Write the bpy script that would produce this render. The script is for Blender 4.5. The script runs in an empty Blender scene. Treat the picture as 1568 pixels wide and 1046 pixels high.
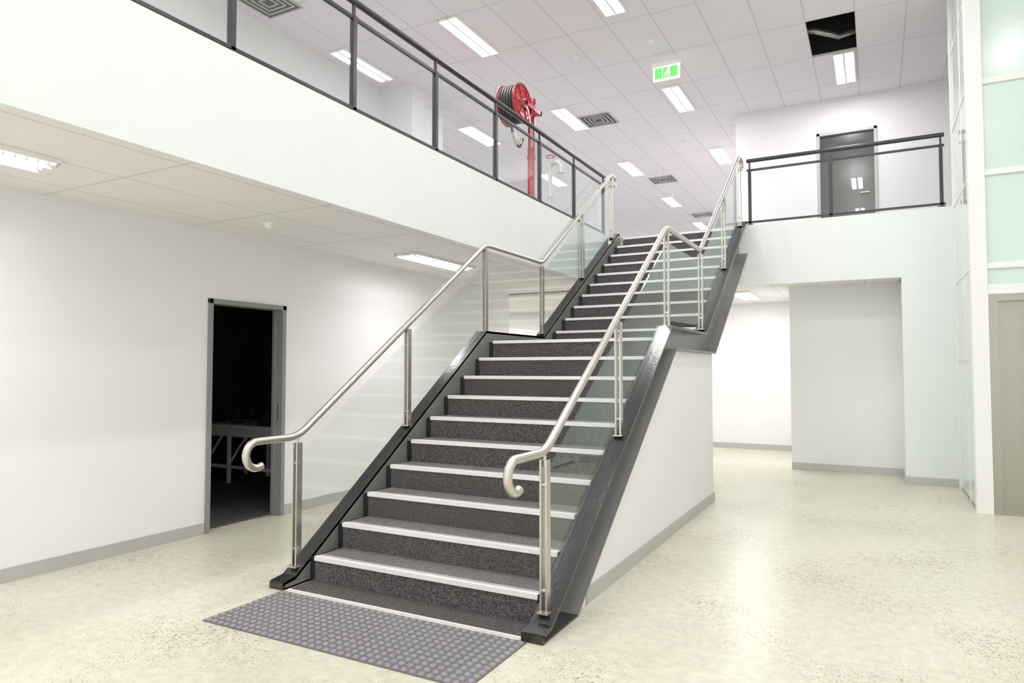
import bpy, bmesh, math
from mathutils import Vector, Matrix
S=bpy.context.scene
try:
    S.view_settings.view_transform='Standard'
    S.view_settings.exposure=.44
    S.view_settings.gamma=1.12
except Exception as e: print(e)

# ---------------------------------------------------------------- materials
def newmat(name):
    m=bpy.data.materials.new(name); m.use_nodes=True
    nt=m.node_tree; nt.nodes.clear()
    o=nt.nodes.new('ShaderNodeOutputMaterial'); b=nt.nodes.new('ShaderNodeBsdfPrincipled')
    nt.links.new(b.outputs[0],o.inputs[0])
    return m,nt,b,o
def N(nt,t,**k):
    n=nt.nodes.new(t)
    for a,v in k.items(): setattr(n,a,v)
    return n
def pmat(name,c,rough=.5,metal=0,var=.04,scale=6,bump=0,bscale=80,spec=.5,stretch=None):
    m,nt,b,o=newmat(name)
    tc=N(nt,'ShaderNodeTexCoord'); no=N(nt,'ShaderNodeTexNoise'); no.inputs['Scale'].default_value=scale; no.inputs['Detail'].default_value=4
    src=tc.outputs['Object']
    if stretch:
        mp=N(nt,'ShaderNodeMapping'); mp.inputs['Scale'].default_value=stretch; nt.links.new(src,mp.inputs[0]); src=mp.outputs[0]
    nt.links.new(src,no.inputs['Vector'])
    r=N(nt,'ShaderNodeValToRGB')
    r.color_ramp.elements[0].position=.3; r.color_ramp.elements[1].position=.7
    r.color_ramp.elements[0].color=[max(0,x*(1-var)) for x in c]+[1]
    r.color_ramp.elements[1].color=[min(1,x*(1+var)) for x in c]+[1]
    nt.links.new(no.outputs['Fac'],r.inputs[0]); nt.links.new(r.outputs[0],b.inputs['Base Color'])
    b.inputs['Roughness'].default_value=rough; b.inputs['Metallic'].default_value=metal
    b.inputs['Specular IOR Level'].default_value=spec
    if bump:
        n2=N(nt,'ShaderNodeTexNoise'); n2.inputs['Scale'].default_value=bscale; nt.links.new(src,n2.inputs['Vector'])
        bp=N(nt,'ShaderNodeBump'); bp.inputs['Strength'].default_value=bump; bp.inputs['Distance'].default_value=.01
        nt.links.new(n2.outputs['Fac'],bp.inputs['Height']); nt.links.new(bp.outputs[0],b.inputs['Normal'])
    return m
def emat(name,c,s):
    m,nt,b,o=newmat(name); nt.nodes.remove(b)
    e=N(nt,'ShaderNodeEmission'); e.inputs[0].default_value=(*c,1); e.inputs[1].default_value=s
    nt.links.new(e.outputs[0],o.inputs[0]); return m
def glassmat(name,tint,refl=.4,base=.035):
    m,nt,b,o=newmat(name); nt.nodes.remove(b)
    t=N(nt,'ShaderNodeBsdfTransparent'); t.inputs[0].default_value=(*tint,1)
    g=N(nt,'ShaderNodeBsdfGlossy'); g.inputs['Roughness'].default_value=.01; g.inputs[0].default_value=(.92,1,.97,1)
    f=N(nt,'ShaderNodeLayerWeight'); f.inputs[0].default_value=.5
    pw=N(nt,'ShaderNodeMath',operation='POWER'); pw.inputs[1].default_value=4.0; nt.links.new(f.outputs['Facing'],pw.inputs[0])
    mu=N(nt,'ShaderNodeMath',operation='MULTIPLY_ADD'); mu.inputs[1].default_value=refl; mu.inputs[2].default_value=base
    mx=N(nt,'ShaderNodeMixShader'); nt.links.new(pw.outputs[0],mu.inputs[0]); nt.links.new(mu.outputs[0],mx.inputs[0])
    nt.links.new(t.outputs[0],mx.inputs[1]); nt.links.new(g.outputs[0],mx.inputs[2]); nt.links.new(mx.outputs[0],o.inputs[0]); return m
def ceilmat(name,c,x0,y0,dx=.6,dy=1.2,line=.80):
    m,nt,b,o=newmat(name)
    tc=N(nt,'ShaderNodeTexCoord'); sp=N(nt,'ShaderNodeSeparateXYZ'); nt.links.new(tc.outputs['Object'],sp.inputs[0])
    def edge(out,o0,d,w=.011):
        a=N(nt,'ShaderNodeMath',operation='SUBTRACT'); nt.links.new(out,a.inputs[0]); a.inputs[1].default_value=o0-100*d
        q=N(nt,'ShaderNodeMath',operation='PINGPONG'); nt.links.new(a.outputs[0],q.inputs[0]); q.inputs[1].default_value=d/2
        l=N(nt,'ShaderNodeMath',operation='LESS_THAN'); nt.links.new(q.outputs[0],l.inputs[0]); l.inputs[1].default_value=w
        return l.outputs[0]
    mx=N(nt,'ShaderNodeMath',operation='MAXIMUM'); nt.links.new(edge(sp.outputs[0],x0,dx),mx.inputs[0]); nt.links.new(edge(sp.outputs[1],y0,dy),mx.inputs[1])
    no=N(nt,'ShaderNodeTexNoise'); no.inputs['Scale'].default_value=90; no.inputs['Detail'].default_value=3; nt.links.new(tc.outputs['Object'],no.inputs['Vector'])
    r=N(nt,'ShaderNodeValToRGB'); r.color_ramp.elements[0].position=.35; r.color_ramp.elements[1].position=.55
    r.color_ramp.elements[0].color=[x*.95 for x in c]+[1]; r.color_ramp.elements[1].color=[*c,1]
    nt.links.new(no.outputs['Fac'],r.inputs[0])
    mi=N(nt,'ShaderNodeMix',data_type='RGBA'); nt.links.new(mx.outputs[0],mi.inputs['Factor']); nt.links.new(r.outputs[0],mi.inputs['A']); mi.inputs['B'].default_value=[x*line for x in c]+[1]
    nt.links.new(mi.outputs['Result'],b.inputs['Base Color']); b.inputs['Roughness'].default_value=.9
    return m
def floormat():
    m,nt,b,o=newmat('polished_concrete')
    tc=N(nt,'ShaderNodeTexCoord')
    big=N(nt,'ShaderNodeTexNoise'); big.inputs['Scale'].default_value=.6; big.inputs['Detail'].default_value=6; nt.links.new(tc.outputs['Object'],big.inputs['Vector'])
    r=N(nt,'ShaderNodeValToRGB'); r.color_ramp.elements[0].position=.3; r.color_ramp.elements[1].position=.7
    r.color_ramp.elements[0].color=(.59,.575,.435,1); r.color_ramp.elements[1].color=(.71,.69,.56,1)
    nt.links.new(big.outputs['Fac'],r.inputs[0])
    mid=N(nt,'ShaderNodeTexNoise'); mid.inputs['Scale'].default_value=16; mid.inputs['Detail'].default_value=7; nt.links.new(tc.outputs['Object'],mid.inputs['Vector'])
    mr0=N(nt,'ShaderNodeMapRange'); mr0.inputs['From Min'].default_value=.3; mr0.inputs['From Max'].default_value=.7; mr0.inputs['To Min'].default_value=.88; mr0.inputs['To Max'].default_value=1.08; nt.links.new(mid.outputs['Fac'],mr0.inputs['Value'])
    mm=N(nt,'ShaderNodeVectorMath',operation='SCALE'); nt.links.new(r.outputs[0],mm.inputs[0]); nt.links.new(mr0.outputs[0],mm.inputs['Scale'])
    prev=mm.outputs[0]
    msk=N(nt,'ShaderNodeTexNoise'); msk.inputs['Scale'].default_value=1.3; msk.inputs['Detail'].default_value=3; nt.links.new(tc.outputs['Object'],msk.inputs['Vector'])
    for sc,lo,hi,fac,thr,col in((70,.16,.48,.7,.42,(.38,.29,.19,1)),(38,.04,.36,.7,.62,(.22,.17,.12,1))):
        v=N(nt,'ShaderNodeTexVoronoi'); v.inputs['Scale'].default_value=sc; nt.links.new(tc.outputs['Object'],v.inputs['Vector'])
        mr=N(nt,'ShaderNodeMapRange'); mr.inputs['From Min'].default_value=.38; mr.inputs['From Max'].default_value=.66; mr.inputs['To Min'].default_value=lo; mr.inputs['To Max'].default_value=hi
        nt.links.new(msk.outputs['Fac'],mr.inputs['Value'])
        lt=N(nt,'ShaderNodeMath',operation='LESS_THAN'); nt.links.new(v.outputs['Distance'],lt.inputs[0]); nt.links.new(mr.outputs[0],lt.inputs[1])
        sc_=N(nt,'ShaderNodeSeparateColor'); nt.links.new(v.outputs['Color'],sc_.inputs[0])
        gt=N(nt,'ShaderNodeMath',operation='GREATER_THAN'); nt.links.new(sc_.outputs[0],gt.inputs[0]); gt.inputs[1].default_value=thr
        mul=N(nt,'ShaderNodeMath',operation='MULTIPLY'); nt.links.new(lt.outputs[0],mul.inputs[0]); nt.links.new(gt.outputs[0],mul.inputs[1])
        m2=N(nt,'ShaderNodeMath',operation='MULTIPLY'); nt.links.new(mul.outputs[0],m2.inputs[0]); m2.inputs[1].default_value=fac
        mi=N(nt,'ShaderNodeMix',data_type='RGBA'); nt.links.new(m2.outputs[0],mi.inputs['Factor']); nt.links.new(prev,mi.inputs['A']); mi.inputs['B'].default_value=col
        prev=mi.outputs['Result']
    nt.links.new(prev,b.inputs['Base Color'])
    rr=N(nt,'ShaderNodeMapRange'); rr.inputs['To Min'].default_value=.2; rr.inputs['To Max'].default_value=.46; nt.links.new(big.outputs['Fac'],rr.inputs['Value'])
    nt.links.new(rr.outputs[0],b.inputs['Roughness'])
    n2=N(nt,'ShaderNodeTexNoise'); n2.inputs['Scale'].default_value=5; nt.links.new(tc.outputs['Object'],n2.inputs['Vector'])
    bp=N(nt,'ShaderNodeBump'); bp.inputs['Strength'].default_value=.06; bp.inputs['Distance'].default_value=.02
    nt.links.new(n2.outputs['Fac'],bp.inputs['Height']); nt.links.new(bp.outputs[0],b.inputs['Normal'])
    return m
def carpetmat(name,c1,c2,sc=150):
    m,nt,b,o=newmat(name); tc=N(nt,'ShaderNodeTexCoord'); no=N(nt,'ShaderNodeTexNoise'); no.inputs['Scale'].default_value=sc; no.inputs['Detail'].default_value=2
    nt.links.new(tc.outputs['Object'],no.inputs['Vector']); r=N(nt,'ShaderNodeValToRGB'); r.color_ramp.elements[0].position=.42; r.color_ramp.elements[1].position=.62
    r.color_ramp.elements[0].color=(*c1,1); r.color_ramp.elements[1].color=(*c2,1); nt.links.new(no.outputs['Fac'],r.inputs[0]); nt.links.new(r.outputs[0],b.inputs['Base Color'])
    b.inputs['Roughness'].default_value=.95; b.inputs['Specular IOR Level'].default_value=.1
    bp=N(nt,'ShaderNodeBump'); bp.inputs['Strength'].default_value=.5; bp.inputs['Distance'].default_value=.005; nt.links.new(no.outputs['Fac'],bp.inputs['Height']); nt.links.new(bp.outputs[0],b.inputs['Normal'])
    return m

M_wall=pmat('white_wall_paint',(.88,.87,.87),.6,var=.01,scale=2)
M_fas=pmat('mint_white_paint',(.825,.875,.855),.6,var=.01,scale=2)
M_pan=pmat('soft_white_paint',(.86,.875,.865),.6,var=.01,scale=2)
M_ceil=ceilmat('ceiling_tiles_high',(.89,.85,.87),-.17,11.1)
M_ceil2=ceilmat('ceiling_tiles_low',(.90,.87,.87),-3.72,1.5)
M_floor=floormat()
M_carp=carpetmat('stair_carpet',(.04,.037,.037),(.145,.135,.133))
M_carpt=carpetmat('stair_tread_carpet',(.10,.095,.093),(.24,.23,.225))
M_carp2=carpetmat('floor_carpet',(.34,.33,.33),(.44,.43,.43))
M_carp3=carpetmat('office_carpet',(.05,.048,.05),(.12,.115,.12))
M_black=pmat('black_painted_steel',(.018,.018,.019),.2,var=.2,bump=.1,bscale=30)
M_web=pmat('charcoal_painted_steel',(.17,.175,.163),.3,var=.1)
M_rail=pmat('dark_rail_paint',(.022,.022,.027),.35,var=.1)
M_ss=pmat('brushed_stainless',(.62,.59,.53),.32,1,var=.06,scale=30)
M_al=pmat('aluminium_nosing',(.88,.87,.87),.4,.1,var=.03)
M_grip=pmat('nosing_grip',(.42,.41,.41),.7,var=.1)
M_skirt=pmat('aluminium_skirting',(.50,.50,.48),.4,.3,var=.03)
M_frame=pmat('grey_door_frame',(.22,.235,.23),.4,var=.03)
M_frame2=pmat('silver_door_frame',(.5,.5,.5),.4,var=.03)
M_dark=pmat('office_unlit_shade',(.10,.085,.095),.8,var=.05)  # dark colour stands in for the shade of an unlit room
M_doorleaf=pmat('dark_door_leaf',(.07,.07,.065),.18,var=.05)
M_glass=glassmat('clear_glass',(.968,.987,.980))
M_frost=pmat('frosted_green_glass',(.66,.83,.74),.2,var=.02,scale=1.5)
M_frost2=pmat('frosted_white_glass',(.74,.84,.77),.06,var=.02,scale=1.5)
M_white=pmat('white_powdercoat',(.9,.92,.88),.4,var=.01)
M_ssd=pmat('brushed_steel_door',(.36,.355,.30),.3,.9,var=.04,scale=1,stretch=(6,6,.3))
M_tact=pmat('tactile_rubber',(.12,.118,.122),.6,var=.1,scale=40)
M_dome=pmat('tactile_dome_rubber',(.25,.245,.25),.5,var=.1,scale=40)
M_red=pmat('red_enamel',(.36,.008,.016),.25,var=.05)
M_hose=pmat('black_hose_rubber',(.025,.02,.02),.5,var=.1)
M_hyd=pmat('galvanised_pipe',(.5,.56,.5),.4,.5,var=.05)
M_tube=emat('fluorescent_tube',(1,.98,.99),45)
M_tube2=emat('louvred_tube',(1,.975,.98),85)
M_green=emat('exit_sign_green',(.12,.85,.12),1.2)
M_exw=emat('exit_sign_white',(.9,1,.85),1.3)
M_vent=pmat('vent_dark',(.06,.06,.06),.7,var=.1)
M_foil=pmat('foil_duct',(.4,.4,.4),.3,.8,var=.3,scale=20)
M_desk=pmat('desk_white_laminate',(.88,.88,.88),.4,var=.02)

# ---------------------------------------------------------------- mesh builder
class MB:
    def __init__(s): s.v=[];s.f=[];s.m=[];s.sm=[];s.mats=[]
    def mi(s,m):
        if m not in s.mats: s.mats.append(m)
        return s.mats.index(m)
    def add(s,vs,fs,m,smooth=False):
        o=len(s.v); s.v+= [tuple(v) for v in vs]; i=s.mi(m)
        for f in fs: s.f.append([o+k for k in f]); s.m.append(i); s.sm.append(smooth)
    def box(s,x0,x1,y0,y1,z0,z1,m):
        vs=[(x,y,z) for x in(x0,x1) for y in(y0,y1) for z in(z0,z1)]
        s.add(vs,[(0,1,3,2),(4,6,7,5),(0,4,5,1),(2,3,7,6),(0,2,6,4),(1,5,7,3)],m)
    def prism(s,poly,x0,x1,m):
        n=len(poly); vs=[(x0,y,z) for y,z in poly]+[(x1,y,z) for y,z in poly]
        s.add(vs,[tuple(range(n)),tuple(range(2*n-1,n-1,-1))]+[(i,(i+1)%n,n+(i+1)%n,n+i) for i in range(n)],m)
    def ribbon(s,pts,x0,x1,th,m):
        for (a,za),(c,zc) in zip(pts,pts[1:]): s.prism([(a,za),(c,zc),(c,zc-th),(a,za-th)],x0,x1,m)
    def tube(s,pts,r,m,seg=14,closed=False):
        P=[Vector(p) for p in pts]; n=len(P); T=[]
        for i in range(n):
            if closed: t=P[(i+1)%n]-P[i-1]
            else: t=P[min(i+1,n-1)]-P[max(i-1,0)]
            T.append(t.normalized())
        a=Vector((0,0,1)) if abs(T[0].z)<.9 else Vector((1,0,0))
        u=(a-T[0]*a.dot(T[0])).normalized(); vs=[]
        for i in range(n):
            u=(u-T[i]*u.dot(T[i])).normalized(); w=T[i].cross(u)
            for k in range(seg):
                an=2*math.pi*k/seg; vs.append(P[i]+u*math.cos(an)*r+w*math.sin(an)*r)
        fs=[]
        for i in range(n if closed else n-1):
            j=(i+1)%n
            for k in range(seg):
                l=(k+1)%seg; fs.append((i*seg+k,i*seg+l,j*seg+l,j*seg+k))
        s.add(vs,fs,m,True)
        if not closed:
            s.add(vs[:seg],[tuple(range(seg))],m); s.add(vs[-seg:],[tuple(range(seg))],m)
    def cyl(s,p0,p1,r,m,seg=24): s.tube([p0,p1],r,m,seg)
    def torus(s,c,ax,R,r,m,n=40,seg=10):
        c=Vector(c); ax=Vector(ax).normalized(); a=Vector((0,0,1)) if abs(ax.z)<.9 else Vector((1,0,0)); u=(a-ax*a.dot(ax)).normalized(); w=ax.cross(u)
        s.tube([c+u*math.cos(2*math.pi*i/n)*R+w*math.sin(2*math.pi*i/n)*R for i in range(n)],r,m,seg,True)
    def frust(s,cx,cy,z0,z1,r0,r1,m,seg=8):
        vs=[(cx+r0*math.cos(2*math.pi*k/seg),cy+r0*math.sin(2*math.pi*k/seg),z0) for k in range(seg)]+[(cx+r1*math.cos(2*math.pi*k/seg),cy+r1*math.sin(2*math.pi*k/seg),z1) for k in range(seg)]
        s.add(vs,[(k,(k+1)%seg,seg+(k+1)%seg,seg+k) for k in range(seg)]+[tuple(range(seg,2*seg))],m)
    def build(s,name,bevel=0,mesh_only=False):
        me=bpy.data.meshes.new(name); me.from_pydata(s.v,[],s.f)
        for m in s.mats: me.materials.append(m)
        for p,i,sm in zip(me.polygons,s.m,s.sm): p.material_index=i; p.use_smooth=sm
        bm=bmesh.new(); bm.from_mesh(me); bmesh.ops.recalc_face_normals(bm,faces=bm.faces); bm.to_mesh(me); bm.free()
        if mesh_only: return me
        ob=bpy.data.objects.new(name,me); S.collection.objects.link(ob)
        if bevel:
            b=ob.modifiers.new('bevel','BEVEL'); b.width=bevel; b.segments=2; b.limit_method='ANGLE'
        return ob
def rnd(pts,r,n=6):
    P=[Vector(p) for p in pts]; out=[P[0]]
    for i in range(1,len(P)-1):
        a=(P[i-1]-P[i]); b=(P[i+1]-P[i]); ra=min(r,a.length*.49); rb=min(r,b.length*.49)
        A=P[i]+a.normalized()*ra; B=P[i]+b.normalized()*rb
        for k in range(n+1):
            t=k/n; out.append(A*(1-t)**2+P[i]*2*t*(1-t)+B*t*t)
    out.append(P[-1]); return out
def B1(name,x0,x1,y0,y1,z0,z1,m,bevel=0):
    b=MB(); b.box(x0,x1,y0,y1,z0,z1,m); return b.build(name,bevel)
def parent(name,obs):
    e=bpy.data.objects.new(name,None); S.collection.objects.link(e); e.empty_display_size=.1
    for o in obs: o.parent=e
    return e

# ---------------------------------------------------------------- dims
CH=6.16; F2=3.46; LC=2.70; LCB=2.65
XL=-5.24; XF=-3.60; YB=10.0; YW=13.0
XE=.86; YE=8.27
B1('floor',-9.2,3.3,-4.2,13.2,-.1,0,M_floor)
b=MB(); hx0,hx1,hy0,hy1=-.77,-.17,9.9,11.1
b.box(-12.1,hx0,-4.2,26.1,CH,CH+.03,M_ceil); b.box(hx1,3.3,-4.2,26.1,CH,CH+.03,M_ceil)
b.box(hx0,hx1,-4.2,hy0,CH,CH+.03,M_ceil); b.box(hx0,hx1,hy1,26.1,CH,CH+.03,M_ceil); b.build('ceiling')
b=MB(); b.box(hx0-.5,hx1+.5,hy0-.5,hy1+.5,CH+.8,CH+.82,M_vent)
b.box(hx0-.52,hx0-.5,hy0-.5,hy1+.5,CH+.03,CH+.8,M_vent);b.box(hx1+.5,hx1+.52,hy0-.5,hy1+.5,CH+.03,CH+.8,M_vent)
b.box(hx0-.5,hx1+.5,hy0-.52,hy0-.5,CH+.03,CH+.8,M_vent);b.box(hx0-.5,hx1+.5,hy1+.5,hy1+.52,CH+.03,CH+.8,M_vent)
b.tube([(-1.1,10.75,CH+.3),(-.7,10.7,CH+.22),(-.4,10.9,CH+.16),(-.1,11.0,CH+.25),(.2,10.9,CH+.35)],.045,M_foil)
b.tube([(-1.1,10.3,CH+.45),(.3,10.5,CH+.45)],.02,M_foil)
b.tube([(-1.1,10.1,CH+.55),(.3,10.2,CH+.5)],.012,M_foil)
b.build('ceiling_void_opening')
B1('floor_upper_left',-12.1,XF,-4.2,YB,LC+.02,F2,M_carp2)
B1('floor_upper_back',-12.1,3.3,YB+.001,26.1,LCB+.03,F2,M_carp2)
B1('ceiling_lower_left',-9.2,XF,-4.2,YB,LC,LC+.02,M_ceil2)
B1('ceiling_lower_back',-9.2,3.3,YB,13.2,LCB,LCB+.03,M_ceil2)
B1('trim_fascia_left',XF-.001,XF+.02,-4.2,YB,LC-.01,F2+.015,M_fas)
B1('trim_fascia_back',-1.695,3.3,YB-.02,YB+.1,LCB-.03,F2+.015,M_fas)
D0,D1,DH=4.07,4.97,2.08
b=MB(); b.box(XL-.12,XL,-4.1,D0,0,LC,M_wall); b.box(XL-.12,XL,D1,9.7,0,LC,M_wall); b.box(XL-.12,XL,D0,D1,DH,LC,M_wall); b.build('wall_left')
B1('wall_left_return',-9.2,XL-.12,9.58,9.7,0,LC,M_wall)
B1('wall_left_far',-9.2,-9.1,9.7,13.0,0,LC,M_wall)
B1('wall_back_lower',-9.2,3.3,YW,YW+.1,0,LCB,M_wall)
B1('wall_back_panel',-1.11,.3,10.7,YW,0,LCB,M_pan)
B1('wall_back_nib',.3,3.3,YB-.02,YB+.9,0,LCB-.03,M_fas)
B1('wall_right',3.2,3.3,-4.1,13.1,0,CH,M_wall)
# made-up open facade behind the viewpoint, added to let in sky fill
b=MB()
for x in [-7.4,-5.3,-3.7,-2.0,-.3,1.4,3.15]: b.box(x,x+.08,-4.18,-4.1,0,CH,M_frame2)
for z in (0,2.66,3.46,CH-.08): b.box(-12.1,3.3,-4.17,-4.11,z,z+.08,M_frame2)
b.build('added_fill_opening_1')
UD0,UD1,UDH=-.86,.08,F2+2.12
b=MB(); b.box(-2.23,UD0,YW,YW+.12,F2,CH,M_wall); b.box(UD1,3.2,YW,YW+.12,F2,CH,M_wall); b.box(UD0,UD1,YW,YW+.12,UDH,CH,M_wall); b.build('wall_back_upper')
B1('wall_upper_return',-2.23,-2.11,YW+.12,26,F2,CH,M_wall)
b=MB()
for i in range(8): b.box(-12.1+i*1.42,-12.04+i*1.42,26,26.06,F2,CH,M_frame2)
for z in (F2,CH-.08): b.box(-12.1,-2.1,26,26.06,z,z+.08,M_frame2)
b.build('added_fill_opening_2')  # far end opened and framed to add fill light from the world
B1('wall_upper_left',-7.42,-7.3,-4.1,9.9,F2,CH,M_wall)
B1('wall_upper_left_column',-7.3,-6.67,9.0,9.9,F2,CH,M_wall)
B1('wall_upper_left_cross',-12.1,-7.42,9.78,9.9,F2,CH,M_wall)
b=MB()
for i in range(12): b.box(-12.1,-12.04,9.9+i*1.45,9.96+i*1.45,F2,CH,M_frame2)
for z in (F2,CH-.08): b.box(-12.1,-12.04,9.9,26,z,z+.08,M_frame2)
b.build('added_fill_opening_3')  # invented side opening, added so world light reaches the upper floor
b=MB(); b.box(XL,XL+.012,-4.1,D0-.005,0,.1,M_skirt); b.box(XL,XL+.012,D1+.005,9.7,0,.1,M_skirt); b.build('baseboard_left')
B1('baseboard_back',-9.1,-1.11,YW-.012,YW,0,.1,M_skirt)
B1('baseboard_panel',-1.11,.3,10.688,10.7,0,.1,M_skirt)
b=MB(); b.box(.3,XE,YB-.032,YB-.02,0,.1,M_skirt); b.box(.288,.3,YB-.032,10.7,0,.1,M_skirt); b.build('baseboard_nib')
B1('baseboard_upper',-2.23,UD0-.005,YW-.012,YW,F2,F2+.1,M_skirt)

# door 1
b=MB()
for y in (D0,D1-.045): b.box(XL-.13,XL+.02,y,y+.045,0,DH,M_frame)
b.box(XL-.13,XL+.02,D0,D1,DH-.045,DH,M_frame)
b.box(XL-.09,XL-.07,D0+.045,D0+.06,0,DH-.045,M_frame); b.box(XL-.09,XL-.07,D1-.06,D1-.045,0,DH-.045,M_frame)
b.box(XL-.04,XL-.02,D1-.05,D1-.044,.95,1.1,M_ss)
fr=b.build('frame',.003)
b=MB(); b.box(XL-.98,XL-.14,D0+.01,D0+.05,.013,DH-.05,M_dark); b.cyl((XL-.9,D0+.05,1.02),(XL-.9,D0+.1,1.02),.012,M_ss); b.cyl((XL-.9,D0+.1,1.02),(XL-.78,D0+.1,1.02),.01,M_ss)
lf=b.build('leaf'); parent('door_1',[fr,lf])
# office, its unlit darkness put into wall and carpet colours
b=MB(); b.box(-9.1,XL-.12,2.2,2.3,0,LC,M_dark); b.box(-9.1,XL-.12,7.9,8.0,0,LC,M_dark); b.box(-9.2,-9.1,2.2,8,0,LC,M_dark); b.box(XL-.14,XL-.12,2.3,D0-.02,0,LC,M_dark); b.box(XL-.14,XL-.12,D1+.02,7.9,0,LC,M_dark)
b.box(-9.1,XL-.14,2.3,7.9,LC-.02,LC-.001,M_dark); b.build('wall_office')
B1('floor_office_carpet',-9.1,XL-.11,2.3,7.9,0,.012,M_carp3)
b=MB(); dx0,dx1,dy0,dy1=-7.75,-6.15,5.9,6.65
b.box(dx0,dx1,dy0,dy1,.71,.75,M_desk); b.box(dx0+.05,dx1-.05,dy0+.03,dy0+.06,.60,.71,M_desk)
for x in(dx0+.08,dx1-.1,-7.25):
    for y in(dy0+.04,dy1-.08): b.box(x,x+.04,y,y+.04,.012,.71,M_desk)
for x in (dx0+.1,-7.22): b.tube([(x,dy0+.06,.25),(x+.35,dy0+.06,.68)],.015,M_desk,8)
b.box(dx0+.1,dx1-.1,dy0+.045,dy0+.07,.2,.24,M_desk); b.build('desk',.003)
b=MB(); b.frust(-7.3,6.15,.751,.77,.09,.08,M_rail,20); b.tube(rnd([(-7.3,6.15,.77),(-7.3,6.15,1.0),(-7.12,6.12,1.02),(-7.02,6.1,.93)],.08),.009,M_rail,8); b.frust(-7.0,6.1,.87,.95,.07,.03,M_rail,16); b.build('desk_lamp')
b=MB()
for i in range(7):
    a0=i/7*math.pi/2; a1=(i+1)/7*math.pi/2
    b.frust(-6.62,6.2,.751+.22*math.sin(a0),.751+.22*math.sin(a1),.24*math.cos(a0)+.02,.24*math.cos(a1)+.02,M_hose,20)
b.tube([(-6.7,6.2,.95),(-6.66,6.2,1.05),(-6.58,6.2,1.05),(-6.54,6.2,.95)],.012,M_hose,8)
b.build('duffel_bag')

# door 2 (upper)
b=MB()
for x in(UD0,UD1-.05): b.box(x,x+.05,YW-.02,YW+.13,F2,UDH,M_frame2)
b.box(UD0,UD1,YW-.02,YW+.13,UDH-.05,UDH,M_frame2)
fr=b.build('frame',.003)
b=MB(); b.box(UD0+.05,UD1-.05,YW+.04,YW+.08,F2,UDH-.05,M_doorleaf)
b.box(UD0+.18,UD1-.18,YW+.034,YW+.04,UDH-.34,UDH-.2,M_vent)
b.cyl((UD1-.14,YW+.04,F2+1.0),(UD1-.14,YW-.01,F2+1.0),.011,M_ss); b.cyl((UD1-.14,YW-.01,F2+1.0),(UD1-.27,YW-.01,F2+1.0),.01,M_ss)
lf=b.build('leaf'); parent('door_2',[fr,lf])

# ---------------------------------------------------------------- stairs
R=.173; Y0=3.52; G=.272; YU=7.50; GU=(YB-YU)/9
SX0,SX1=-3.455,-1.70; cx0,cx1=-3.40,-1.715
b=MB()
b.box(cx0-.02,cx1+.01,3.31,3.53,0,.012,M_carp); b.box(cx0-.02,cx1+.01,3.295,3.31,0,.014,M_al)
steps=[(Y0+G*i,R*(i+1),(Y0+G*(i+1)) if i<9 else YU) for i in range(10)]+[(YU+GU*i,R*(i+11),YU+GU*(i+1)) for i in range(9)]
for i,(y,z,yn) in enumerate(steps):
    b.box(SX0,SX1,y+.012,yn+.03,z-R,z-.012,M_black)
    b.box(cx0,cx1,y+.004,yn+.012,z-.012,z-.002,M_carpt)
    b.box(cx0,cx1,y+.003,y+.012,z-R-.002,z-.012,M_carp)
    b.box(cx0,cx1,y-.008,y+.024,z-.026,z+.003,M_al)
    b.box(cx0,cx1,y+.024,y+.062,z-.004,z+.001,M_grip)
b.box(cx0,cx1,YB-.008,YB+.022,F2-.026,F2+.003,M_al); b.box(cx0,cx1,YB+.022,YB+.06,F2-.004,F2+.002,M_grip)
b.box(cx0,cx1,YB-.004,YB,F2-R,F2-.02,M_carp)
st=b.build('steps')
top=[(3.30,.045),(3.40,.065),(5.93,1.83),(7.28,1.83),(9.92,3.52),(YB,3.52)]
bot=[(YB,3.08),(7.74,1.62),(6.06,1.62),(3.74,0)]
b=MB()
for s,(xa,xb,xo) in enumerate([(-1.70,-1.685,-1.57),(-3.47,-3.455,-3.575)]):
    lo,hi=min(xa,xo),max(xb,xo)
    b.prism([(3.30,0)]+top+bot,xa,xb,M_web)
    b.ribbon([(3.29,.05)]+top[1:],lo,hi,.022,M_black)
    b.ribbon([(3.76,.012)]+[(6.06,1.632),(7.74,1.632),(YB,3.09)],lo,hi,.015,M_web)
    b.box(lo,hi,3.285,3.305,0,.045,M_black); b.box(lo,hi,3.30,3.76,0,.012,M_black)
sg=b.build('stringers')
b=MB(); b.prism([(7.7,1.66),(YB,3.14),(YB,3.2),(7.7,1.75)],-3.45,-1.70,M_white); b.box(-3.45,-1.70,6.0,7.72,1.60,1.66,M_white); so=b.build('soffit')
b=MB(); b.prism([(3.82,0),(7.72,0),(7.72,1.615),(6.10,1.615)],-3.52,-1.61,M_wall); enc=b.build('enclosure_wall')
b=MB(); b.box(-1.61,-1.598,3.98,7.732,0,.1,M_skirt); b.box(-3.52,-1.598,7.72,7.732,0,.1,M_skirt); enb=b.build('enclosure_skirting')

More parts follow.
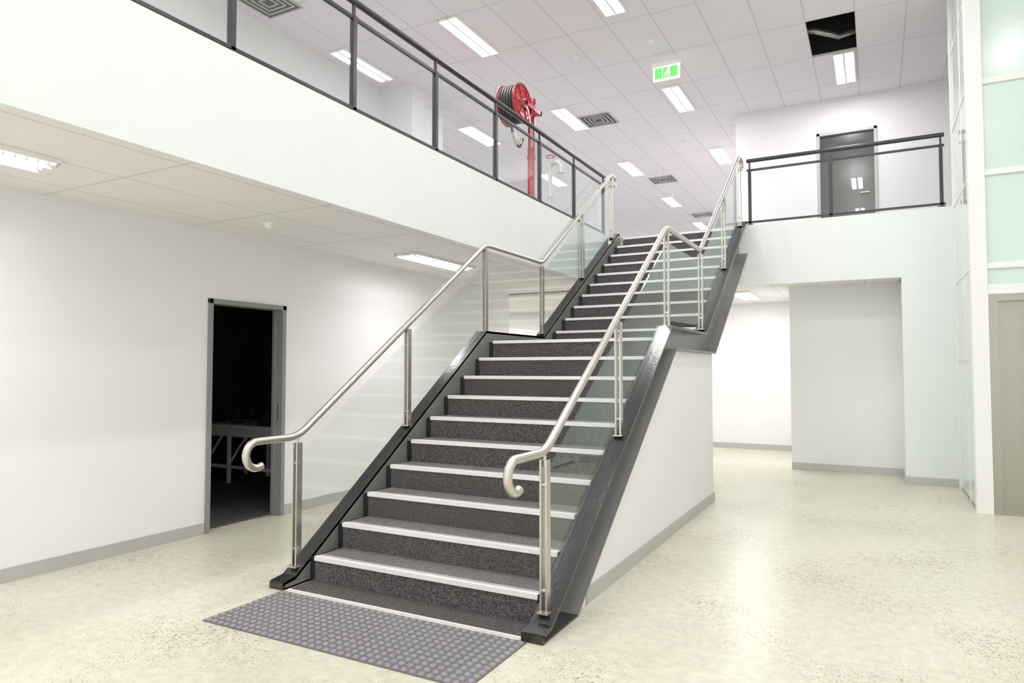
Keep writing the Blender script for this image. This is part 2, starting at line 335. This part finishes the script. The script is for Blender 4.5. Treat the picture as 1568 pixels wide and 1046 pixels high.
def topz(y):
    for (a,za),(c,zc) in zip(top,top[1:]):
        if a<=y<=c: return za+(zc-za)*(y-a)/(c-a)
    return top[0][1] if y<top[0][0] else top[-1][1]
def railing(x,yup,side):
    pl=[3.46,4.70,6.0,7.34,8.62,yup]
    def rzz(y):
        k=[(3.46,.985),(6.0,2.715),(7.34,2.715),(yup,4.40)]
        for (a,za),(c,zc) in zip(k,k[1:]):
            if a<=y<=c: return za+(zc-za)*(y-a)/(c-a)
    b=MB()
    hook=[]
    for k in range(13):
        a=math.radians(-60-k*210/12)
        hook.append((x,3.11+.085*math.cos(a),.90+.085*math.sin(a)))
    path=hook+rnd([(x,3.14,.985),(x,3.46,.985),(x,6.0,2.715),(x,7.34,2.715),(x,yup,4.40),(x,yup+.12,4.40)],.09)
    hk2=[]
    for k in range(13):
        a=math.radians(90-k*180/12); hk2.append((x,yup+.14+.07*math.cos(a),4.33+.07*math.sin(a)))
    b.tube(path+hk2,.0245,M_ss,16)
    for y in pl:
        zb=topz(y)-.002; zt=rzz(y)-.02
        for dx in(-.017,.017): b.box(x+dx-.006,x+dx+.006,y-.024,y+.024,zb,zt-.02,M_ss)
        b.cyl((x,y,zt-.06),(x,y,zt+.01),.009,M_ss,10)
        b.box(x-.035,x+.035,y-.04,y+.04,zb,zb+.008,M_ss)
        for zz in (zb+.12,zt-.16): b.cyl((x-.026,y,zz),(x+.026,y,zz),.014,M_ss,12)
    rl=b.build('handrail_'+side)
    b=MB()
    for a,c in zip(pl,pl[1:]):
        a2,c2=a+.012,c-.012
        b.prism([(a2,topz(a2)+.05),(c2,topz(c2)+.05),(c2,rzz(c2)-.13),(a2,rzz(a2)-.13)],x-.005,x+.005,M_glass)
    return [rl,b.build('glass_panels_'+side)]
parent('staircase',[st,sg,so,enc,enb]+railing(-3.515,9.78,'left')+railing(-1.64,9.78,'right'))

# ---------------------------------------------------------------- balcony railings
def balc(p0,p1,posts,z=F2,ext=0):
    p0=Vector((*p0,0));p1=Vector((*p1,0)); d=(p1-p0).normalized(); n=Vector((-d.y,d.x,0))
    def bx(b,a,c,hw,z0,z1,m):
        A=p0+d*a;C=p0+d*c
        vs=[]
        for P in(A,C):
            for s in(-1,1):
                for zz in(z0,z1): q=P+n*hw*s; vs.append((q.x,q.y,zz))
        b.add(vs,[(0,1,3,2),(4,6,7,5),(0,4,5,1),(2,3,7,6),(0,2,6,4),(1,5,7,3)],m)
    L=(p1-p0).length; b=MB()
    b.tube([p0+Vector((0,0,z+.94)),p1+Vector((0,0,z+.94))],.027,M_rail,16)
    bx(b,0,L,.012,z+.79,z+.82,M_rail); bx(b,0,L,.022,z+.05,z+.075,M_rail)
    for t in posts:
        bx(b,t-.02,t+.02,.022,z,z+.82,M_rail); bx(b,t-.011,t+.011,.012,z+.82,z+.93,M_rail)
        bx(b,t-.045,t+.045,.045,z,z+.03,M_rail)
    f=b.build('frame_rails',.002); b=MB()
    for a,c in zip(posts,posts[1:]): bx(b,a+.03,c-.03,.004,z+.075,z+.79,M_glass)
    g=b.build('glass_panels'); return [f,g]
ys=[-3.95,-2.8,-1.65,-.5,.65,1.80,2.975,4.14,5.29,6.45,7.56,8.65,9.80]
parent('balcony_railing',balc((-3.65,-4.0),(-3.65,9.84),[y+4.0 for y in ys]))
parent('balcony_railing',balc((-1.58,10.04),(.80,10.04),[.04,1.08,2.34]))

# ---------------------------------------------------------------- tactile mat
b=MB(); b.box(-3.45,-1.66,2.68,3.275,0,.006,M_tact)
nx,ny=36,12
for i in range(nx):
    for j in range(ny): b.frust(-3.45+1.79*(i+.5)/nx,2.68+.595*(j+.5)/ny,.006,.0115,.0175,.0125,M_dome,10)
b.build('tactile_paving_mat')

# ---------------------------------------------------------------- elevator
b=MB(); X1=2.9
b.box(XE,XE+.14,YE,YE+.14,0,CH,M_white); b.box(XE,XE+.08,YB-.1,YB-.022,0,CH,M_white); b.box(2.3,2.44,YE,YE+.14,0,CH,M_white); b.box(X1,X1+.14,YE,YE+.14,0,CH,M_white)
seams=[1.55,2.49,3.44,4.38,5.32]
for z in seams[1:]: b.box(XE+.14,X1,YE+.02,YE+.1,z-.03,z+.03,M_white)
b.box(XE+.14,2.3,YE+.02,YE+.12,2.2,2.3,M_white)
cab=b.build('frame',.004)
b=MB(); zz=[0.02]+seams+[CH]
for a,c in zip(zz,zz[1:]): b.box(XE+.02,XE+.04,YE+.14,YB-.1,a+.012,c-.004,M_frost2)
for z in seams: b.box(XE+.012,XE+.03,YE+.14,YB-.1,z-.006,z+.012,M_white)
b.box(XE+.016,XE+.03,9.0,9.03,0,CH,M_white)
fz=[2.3]+seams[1:]+[CH]
for a,c in zip(fz,fz[1:]): b.box(XE+.14,2.3,YE+.05,YE+.07,a,c,M_frost)
b.box(2.44,X1,YE+.05,YE+.07,0,CH,M_frost)
gl=b.build('frosted_glass_panels')
b=MB(); b.box(XE+.14,XE+.22,YE+.03,YE+.13,0,2.2,M_ssd); b.box(2.22,2.3,YE+.03,YE+.13,0,2.2,M_ssd); b.box(XE+.22,2.22,YE+.03,YE+.13,2.13,2.2,M_ssd)
b.box(XE+.22,1.608,YE+.09,YE+.12,0.005,2.13,M_ssd); b.box(1.612,2.22,YE+.09,YE+.12,0.005,2.13,M_ssd); b.box(XE+.14,2.3,YE+.02,YE+.14,0,.006,M_ss)
dr=b.build('steel_doors')
parent('elevator_shaft',[cab,gl,dr])

# ---------------------------------------------------------------- light fixtures
def fixture(tm,louvre):
    b=MB(); w,l=.15,.6
    b.box(-w,w,-l,l,-.004,-.001,M_white)
    for x in(-w,w-.018): b.box(x,x+.018,-l,l,-.03,-.001,M_white)
    for y in(-l,l-.018): b.box(-w,w,y,y+.018,-.03,-.001,M_white)
    b.box(-.014,.014,-l,l,-.028,-.001,M_white)
    for x in(-.072,.072):
        hw=.045 if not louvre else .016
        b.add([(x-hw,-.57,-.01),(x-hw,.57,-.01),(x-hw*.5,-.57,-.027),(x-hw*.5,.57,-.027),(x+hw*.5,-.57,-.027),(x+hw*.5,.57,-.027),(x+hw,-.57,-.01),(x+hw,.57,-.01)],
              [(0,1,3,2),(2,3,5,4),(4,5,7,6)],tm)
    if louvre:
        for k in range(1,20): b.box(-w+.018,w-.018,-l+k*.06-.003,-l+k*.06+.003,-.045,-.028,M_frame2)
        for x in (-.11,-.036,.036,.11): b.box(x-.003,x+.003,-l,l,-.045,-.028,M_frame2)
    return b.build('ceiling_light_fixture',mesh_only=True)
fm=fixture(M_tube,False); fl=fixture(M_tube2,True)
pos=[(-5,y,CH) for y in(-2.7,.9,4.5,8.1,11.7,15.3,18.9,22.5)]+[(-2.95,y,CH) for y in(.9,4.5,7.85,11.7,15.3,18.9)]+[(-.35,y,CH) for y in(-2.7,.9,4.5,8.1,11.7)]+[(-7,11.7,CH),(-7,15.3,CH),(-9,18.9,CH),(1.8,.9,CH),(1.8,4.5,CH)]
pos+=[(-1.85,11.5,LCB),(-4.5,11.5,LCB),(-7,11.5,LCB)]
for p in pos:
    o=bpy.data.objects.new('ceiling_light_fixture',fm); o.location=p; S.collection.objects.link(o)
for p in [(-4.42,1.69,LC),(-4.45,6.5,LC),(-4.35,-1.8,LC)]:
    o=bpy.data.objects.new('ceiling_light_fixture',fl); o.location=p; S.collection.objects.link(o)
b=MB(); b.box(-.3,.3,-.3,.3,-.006,-.001,M_vent)
for k in range(4):
    s=.3-k*.07
    for q in((-s,-s+.022,-s,s),(s-.022,s,-s,s),(-s,s,-s,-s+.022),(-s,s,s-.022,s)): b.box(*q,-.016,-.001,M_frame2)
vm=b.build('ceiling_air_vent',mesh_only=True)
for p in((-4.55,12.0,CH),(-4.6,16.6,CH),(-4.6,21.0,CH),(-6.8,6.1,CH)):
    o=bpy.data.objects.new('ceiling_air_vent',vm); o.location=p; S.collection.objects.link(o)
b=MB(); b.frust(0,0,-.001,-.02,.055,.055,M_white,24); b.frust(0,0,-.02,-.045,.04,.025,M_white,24)
sm=b.build('smoke_detector',mesh_only=True)
def ceilpt(x,y,zc):
    u=(x-784)/1045;v=(565-y)/1045;T=v/(1-.042*v);t=(zc-1.45)/T
    return (round((-.471+.882*u)*t,2),round((.882+.471*u)*t,2),zc)
for p in(ceilpt(883,88,CH),ceilpt(1000,63,CH),ceilpt(978,123,CH),ceilpt(1032,299,CH),ceilpt(410,342,LC),(-3.4,14,CH)):
    o=bpy.data.objects.new('smoke_detector',sm); o.location=p; S.collection.objects.link(o)

# exit sign
b=MB(); ex,ey,ez=-2.68,9.9,5.86
b.box(ex-.22,ex+.22,ey-.03,ey+.03,ez+.10,ez+.16,M_white); b.box(ex-.2,ex+.2,ey-.012,ey+.012,ez-.11,ez+.10,M_exw)
b.box(ex-.17,ex-.06,ey-.016,ey-.012,ez-.08,ez+.08,M_green); b.box(ex-.05,ex+.02,ey-.016,ey-.012,ez-.08,ez+.08,M_green); b.box(ex+.06,ex+.17,ey-.016,ey-.012,ez-.08,ez+.08,M_green)
b.tube([(ex-.02,ey-.02,ez-.06),(ex+.0,ey-.02,ez),(ex+.03,ey-.02,ez+.04)],.012,M_exw,8)
for x in(-.15,.15): b.cyl((ex+x,ey,ez+.16),(ex+x,ey,CH),.008,M_white,8)
b.build('exit_sign',.002)

# hose reel
b=MB(); px,py=-4.38,8.80; rx,ry,rz=-4.42,8.34,5.15
b.cyl((px,py,F2),(px,py,5.36),.055,M_red,24); b.cyl((px,py,5.32),(px,py,5.38),.066,M_red,24); b.cyl((px,py,F2),(px,py,F2+.02),.11,M_red,24)
for z in(3.9,4.5): b.cyl((px,py,z),(px,py,z+.05),.064,M_red,24)
b.box(rx+.17,rx+.2,ry-.03,py+.02,rz-.03,rz+.03,M_red); b.box(rx+.02,rx+.2,py-.02,py+.02,rz-.03,rz+.03,M_red); b.cyl((rx-.16,ry,rz),(rx+.2,ry,rz),.03,M_ss,16)
for x in(rx-.13,rx+.13):
    b.torus((x,ry,rz),(1,0,0),.27,.014,M_red)
    b.torus((x+.008,ry,rz),(1,0,0),.19,.008,M_red)
    b.torus((x,ry,rz),(1,0,0),.12,.012,M_red)
    b.cyl((x-.006,ry,rz),(x+.006,ry,rz),.235,M_red,40)
for k in range(6):
    a=k*math.pi/3; b.cyl((rx+.142,ry+.07*math.cos(a),rz+.07*math.sin(a)),(rx+.142,ry+.25*math.cos(a),rz+.25*math.sin(a)),.008,M_red,8)
b.cyl((rx+.13,ry,rz),(rx+.17,ry,rz),.06,M_ss,20)
for k in range(6):
    for q in range(2): b.torus((rx-.105+k*.042,ry,rz),(1,0,0),.21+q*.034,.02,M_hose,36,8)
b.tube(rnd([(rx+.16,ry,rz),(rx+.22,ry,rz-.1),(rx+.22,ry+.1,rz-.35),(px+.06,py-.1,rz-.5),(px,py,rz-.5)],.08),.014,M_ss,10)
b.tube(rnd([(rx,ry-.1,rz-.26),(rx+.02,ry-.05,rz-.5),(rx+.06,ry+.05,rz-.62),(rx+.06,ry+.15,rz-.45)],.08),.018,M_hose,10)
b.tube([(rx+.04,ry-.1,rz-.42),(rx+.04,ry-.02,rz-.58)],.025,M_ss,12); b.torus((rx+.08,ry+.02,rz-.5),(1,0,0),.05,.01,M_ss,20,8)
b.build('fire_hose_reel')
b=MB(); hx,hy=-4.4,9.5
b.cyl((hx,hy,F2),(hx,hy,4.5),.035,M_hyd); b.tube(rnd([(hx,hy,4.45),(hx,hy,4.62),(hx+.18,hy-.05,4.62),(hx+.2,hy-.05,4.5)],.07),.04,M_hyd,14)
b.cyl((hx+.2,hy-.05,4.44),(hx+.2,hy-.05,4.52),.055,M_hyd); b.cyl((hx,hy,4.6),(hx,hy,4.74),.012,M_ss,10); b.torus((hx,hy,4.74),(0,0,1),.07,.01,M_red,24,8)
b.cyl((hx,hy,F2),(hx,hy,F2+.02),.08,M_hyd); b.cyl((hx,hy,4.1),(hx,hy,4.15),.05,M_hyd); b.build('fire_hydrant_valve')

# ---------------------------------------------------------------- world, camera
w=bpy.data.worlds.new('World'); S.world=w; w.use_nodes=True; w.node_tree.nodes['Background'].inputs[0].default_value=(1,.99,1,1); w.node_tree.nodes['Background'].inputs[1].default_value=1.2
c=bpy.data.cameras.new('camera'); c.lens=24; c.sensor_width=36; co=bpy.data.objects.new('camera',c); S.collection.objects.link(co)
co.location=(0,0,1.45); co.rotation_euler=(math.radians(92.3),0,math.radians(28.1)); S.camera=co; c.clip_start=.05
